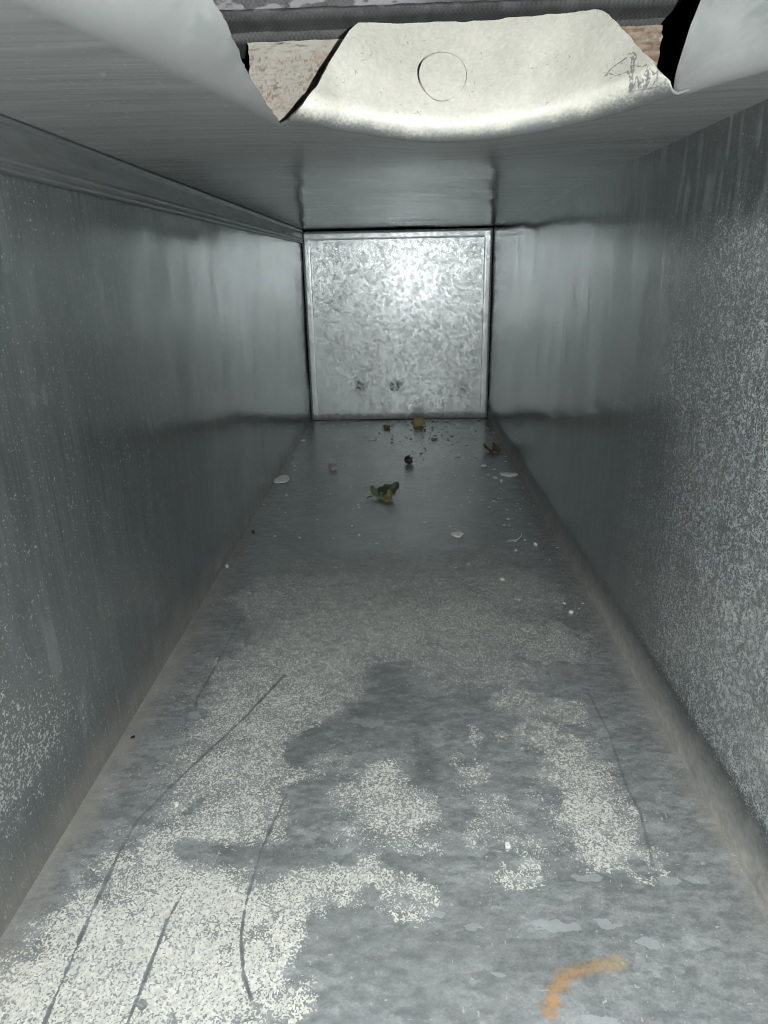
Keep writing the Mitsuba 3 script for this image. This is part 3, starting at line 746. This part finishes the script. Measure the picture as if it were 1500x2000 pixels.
tag('withered_leaf', 'crumpled withered leaf, green with a yellow and a dark lobe, mid duct', 'leaf')
for key, mat, w, l, pos, e, sd, lob, lb in (
        ('blade', 'leaf_green', 0.017, 0.024, (-0.0190, 0.636, 0.0004), (0.30, 0.15, 0.7), 3, 0.10, 'dull green lobe'),
        ('blade_001', 'leaf_dark', 0.017, 0.023, (-0.0080, 0.642, 0.0006), (0.40, 0.45, -0.9), 5, 0.12, 'dark shrivelled lobe'),
        ('blade_002', 'leaf_yellow', 0.011, 0.017, (-0.0080, 0.627, 0.0004), (0.35, -0.2, -0.3), 7, 0.2, 'yellow lobe')):
    v, f, uv = leaf_blade(w, l, 0.003, 0.30, sd, lob)
    v = put(v, pos, *e)
    add(f'withered_leaf__{key}', sheet(v, f[:, :] if True else f, uv, 0.0003, mat), lb)
from scipy.interpolate import CubicSpline


def tube(pts, rad, n=6, sub=10):
    pts = np.asarray(pts, float)
    t = np.arange(len(pts))
    q = CubicSpline(t, pts)(np.linspace(0, len(pts) - 1, (len(pts) - 1) * sub + 1))
    d = np.gradient(q, axis=0)
    d /= np.linalg.norm(d, axis=1, keepdims=True)
    s = np.cross(d, [0.01, 0.02, 1.0]); s /= np.linalg.norm(s, axis=1, keepdims=True)
    u = np.cross(s, d)
    a = np.linspace(0, 2 * math.pi, n, endpoint=False)
    k = np.linspace(0, 1, len(q))
    rr_ = rad * (0.35 + 0.65 * np.minimum(1, 6 * np.minimum(k, 1 - k) + 0.1))
    V_ = (q[:, None] + rr_[:, None, None] * (np.cos(a)[None, :, None] * s[:, None] + np.sin(a)[None, :, None] * u[:, None])).reshape(-1, 3)
    F_ = [(i * n + j, (i + 1) * n + (j + 1) % n, i * n + (j + 1) % n) for i in range(len(q) - 1) for j in range(n)] + [(i * n + j, (i + 1) * n + j, (i + 1) * n + (j + 1) % n) for i in range(len(q) - 1) for j in range(n)]
    F_ += [(0, j, j + 1) for j in range(1, n - 1)] + [((len(q) - 1) * n, (len(q) - 1) * n + j + 1, (len(q) - 1) * n + j) for j in range(1, n - 1)]
    m = trimesh.Trimesh(V_, F_, process=False)
    m.fix_normals()
    return m


add('withered_leaf__stalk', mikit.ply(tube([(-0.024, 0.636, 0.002), (-0.0275, 0.632, 0.0025), (-0.030, 0.630, 0.0012)], 0.0006), 'leaf_dark', smooth=True))
tag('dead_leaf_scrap', 'dark brown dead leaf scrap against the right bottom seam', 'leaf')
for key, w, l, pos, e, sd in (('blade', 0.013, 0.016, (0.107, 0.806, 0.0003), (0.5, 0.3, 1.2), 11), ('blade_001', 0.009, 0.014, (0.1165, 0.808, 0.0003), (1.0, -0.5, 0.5), 13)):
    v, f, uv = leaf_blade(w, l, 0.003, 0.25, sd, 0.2)
    add(f'dead_leaf_scrap__{key}', sheet(put(v, pos, *e), f, uv, 0.0003, 'brown'))

# dark pellet with pale specks (a seed husk)
tag('seed_husk', 'round dark glossy pellet with two pale specks, right of centre', 'seed')
s = trimesh.creation.icosphere(3, 1.0)
sv = s.vertices * np.array([0.0055, 0.0062, 0.0050])
sv = sv * (1 + 0.10 * (meshkit.fbm(sv * 500, 2, 4)[:, None] - 0.5))
add('seed_husk__shell', mikit.ply(trimesh.Trimesh(sv + np.array([0.0125, 0.757, 0.0052 + fz(0.0125, 0.757)]), s.faces), 'black_bit', smooth=True))
for k, (dx, dy, dz, r) in enumerate(((0.0042, -0.0030, 0.0060, 0.0016), (0.0026, -0.0022, 0.0100, 0.0014))):
    q = trimesh.creation.icosphere(2, r)
    add('seed_husk__speck' + ('' if k == 0 else '_001'), mikit.ply(q.apply_transform(trimesh.transformations.translation_matrix((0.0125 + dx, 0.757 + dy, dz))), 'chip_white', smooth=True))

# tan crumb of foam or wood against the end cap
tc = blob_box(0.0205, 0.0345, 0.950, 0.962, lambda x: 0.0012 + 0 * x, lambda x: 0.0125 + 0.05 * (x - 0.0275), 12, 10, 12, np.array([0.0022, 0.002, 0.002]), 21)
add('tan_crumb', mikit.ply(tc, 'tan', smooth=50), 'yellowish tan cube shaped crumb resting against the end cap', 'crumb')
add('pale_thread', mikit.ply(tube([(0.0885, 0.515, 0.0012), (0.092, 0.519, 0.0016), (0.0965, 0.521, 0.0010), (0.1005, 0.5245, 0.0020), (0.1025, 0.530, 0.0025), (0.1038, 0.5360, 0.0020)], 0.00038), 'thread_pale', smooth=True),
    'thin pale bent thread on the right of the bottom sheet', 'thread')


# grit that nobody would count
def grit(n, sampler, size, seed, key, mat, label):
    r = np.random.default_rng(seed)
    o = trimesh.creation.icosphere(0)
    o = trimesh.creation.icosahedron()
    V_, F_ = [], []
    for i in range(n):
        x, y = sampler(r)
        s = size * (0.4 + r.random() ** 3 * 1.6) * np.array([1 + 0.5 * r.random(), 1 + 0.5 * r.random(), 0.6])
        q = (o.vertices * (1 + 0.3 * (r.random((12, 1)) - 0.5))) * s
        V_.append(q + np.array([x, y, fz(x, y) + s[2] * 0.6])); F_.append(o.faces + 12 * i)
    add(key, mikit.ply(trimesh.Trimesh(np.vstack(V_), np.vstack(F_), process=False), mat), label, 'grit', None, 'stuff')


def pale_at(r):
    while True:
        y = 0.40 + 0.58 * r.random() ** 0.8
        x = (r.random() * 2 - 1) * 0.128
        if r.random() < 0.35 + 0.65 * (x > 0.05) or y > 0.97:
            return x, y


grit(560, pale_at, 0.00056, 31, 'pale_grit', 'chip_white', 'fine pale grit strewn over the bottom sheet')
grit(230, lambda r: (float(np.clip(r.normal(0.045, 0.032), -0.12, 0.125)), float(np.clip(r.normal(0.92, 0.055), 0.75, 0.985))), 0.00085, 32, 'dark_grit', 'black_bit', 'dark grit gathered on the bottom sheet in front of the end cap')
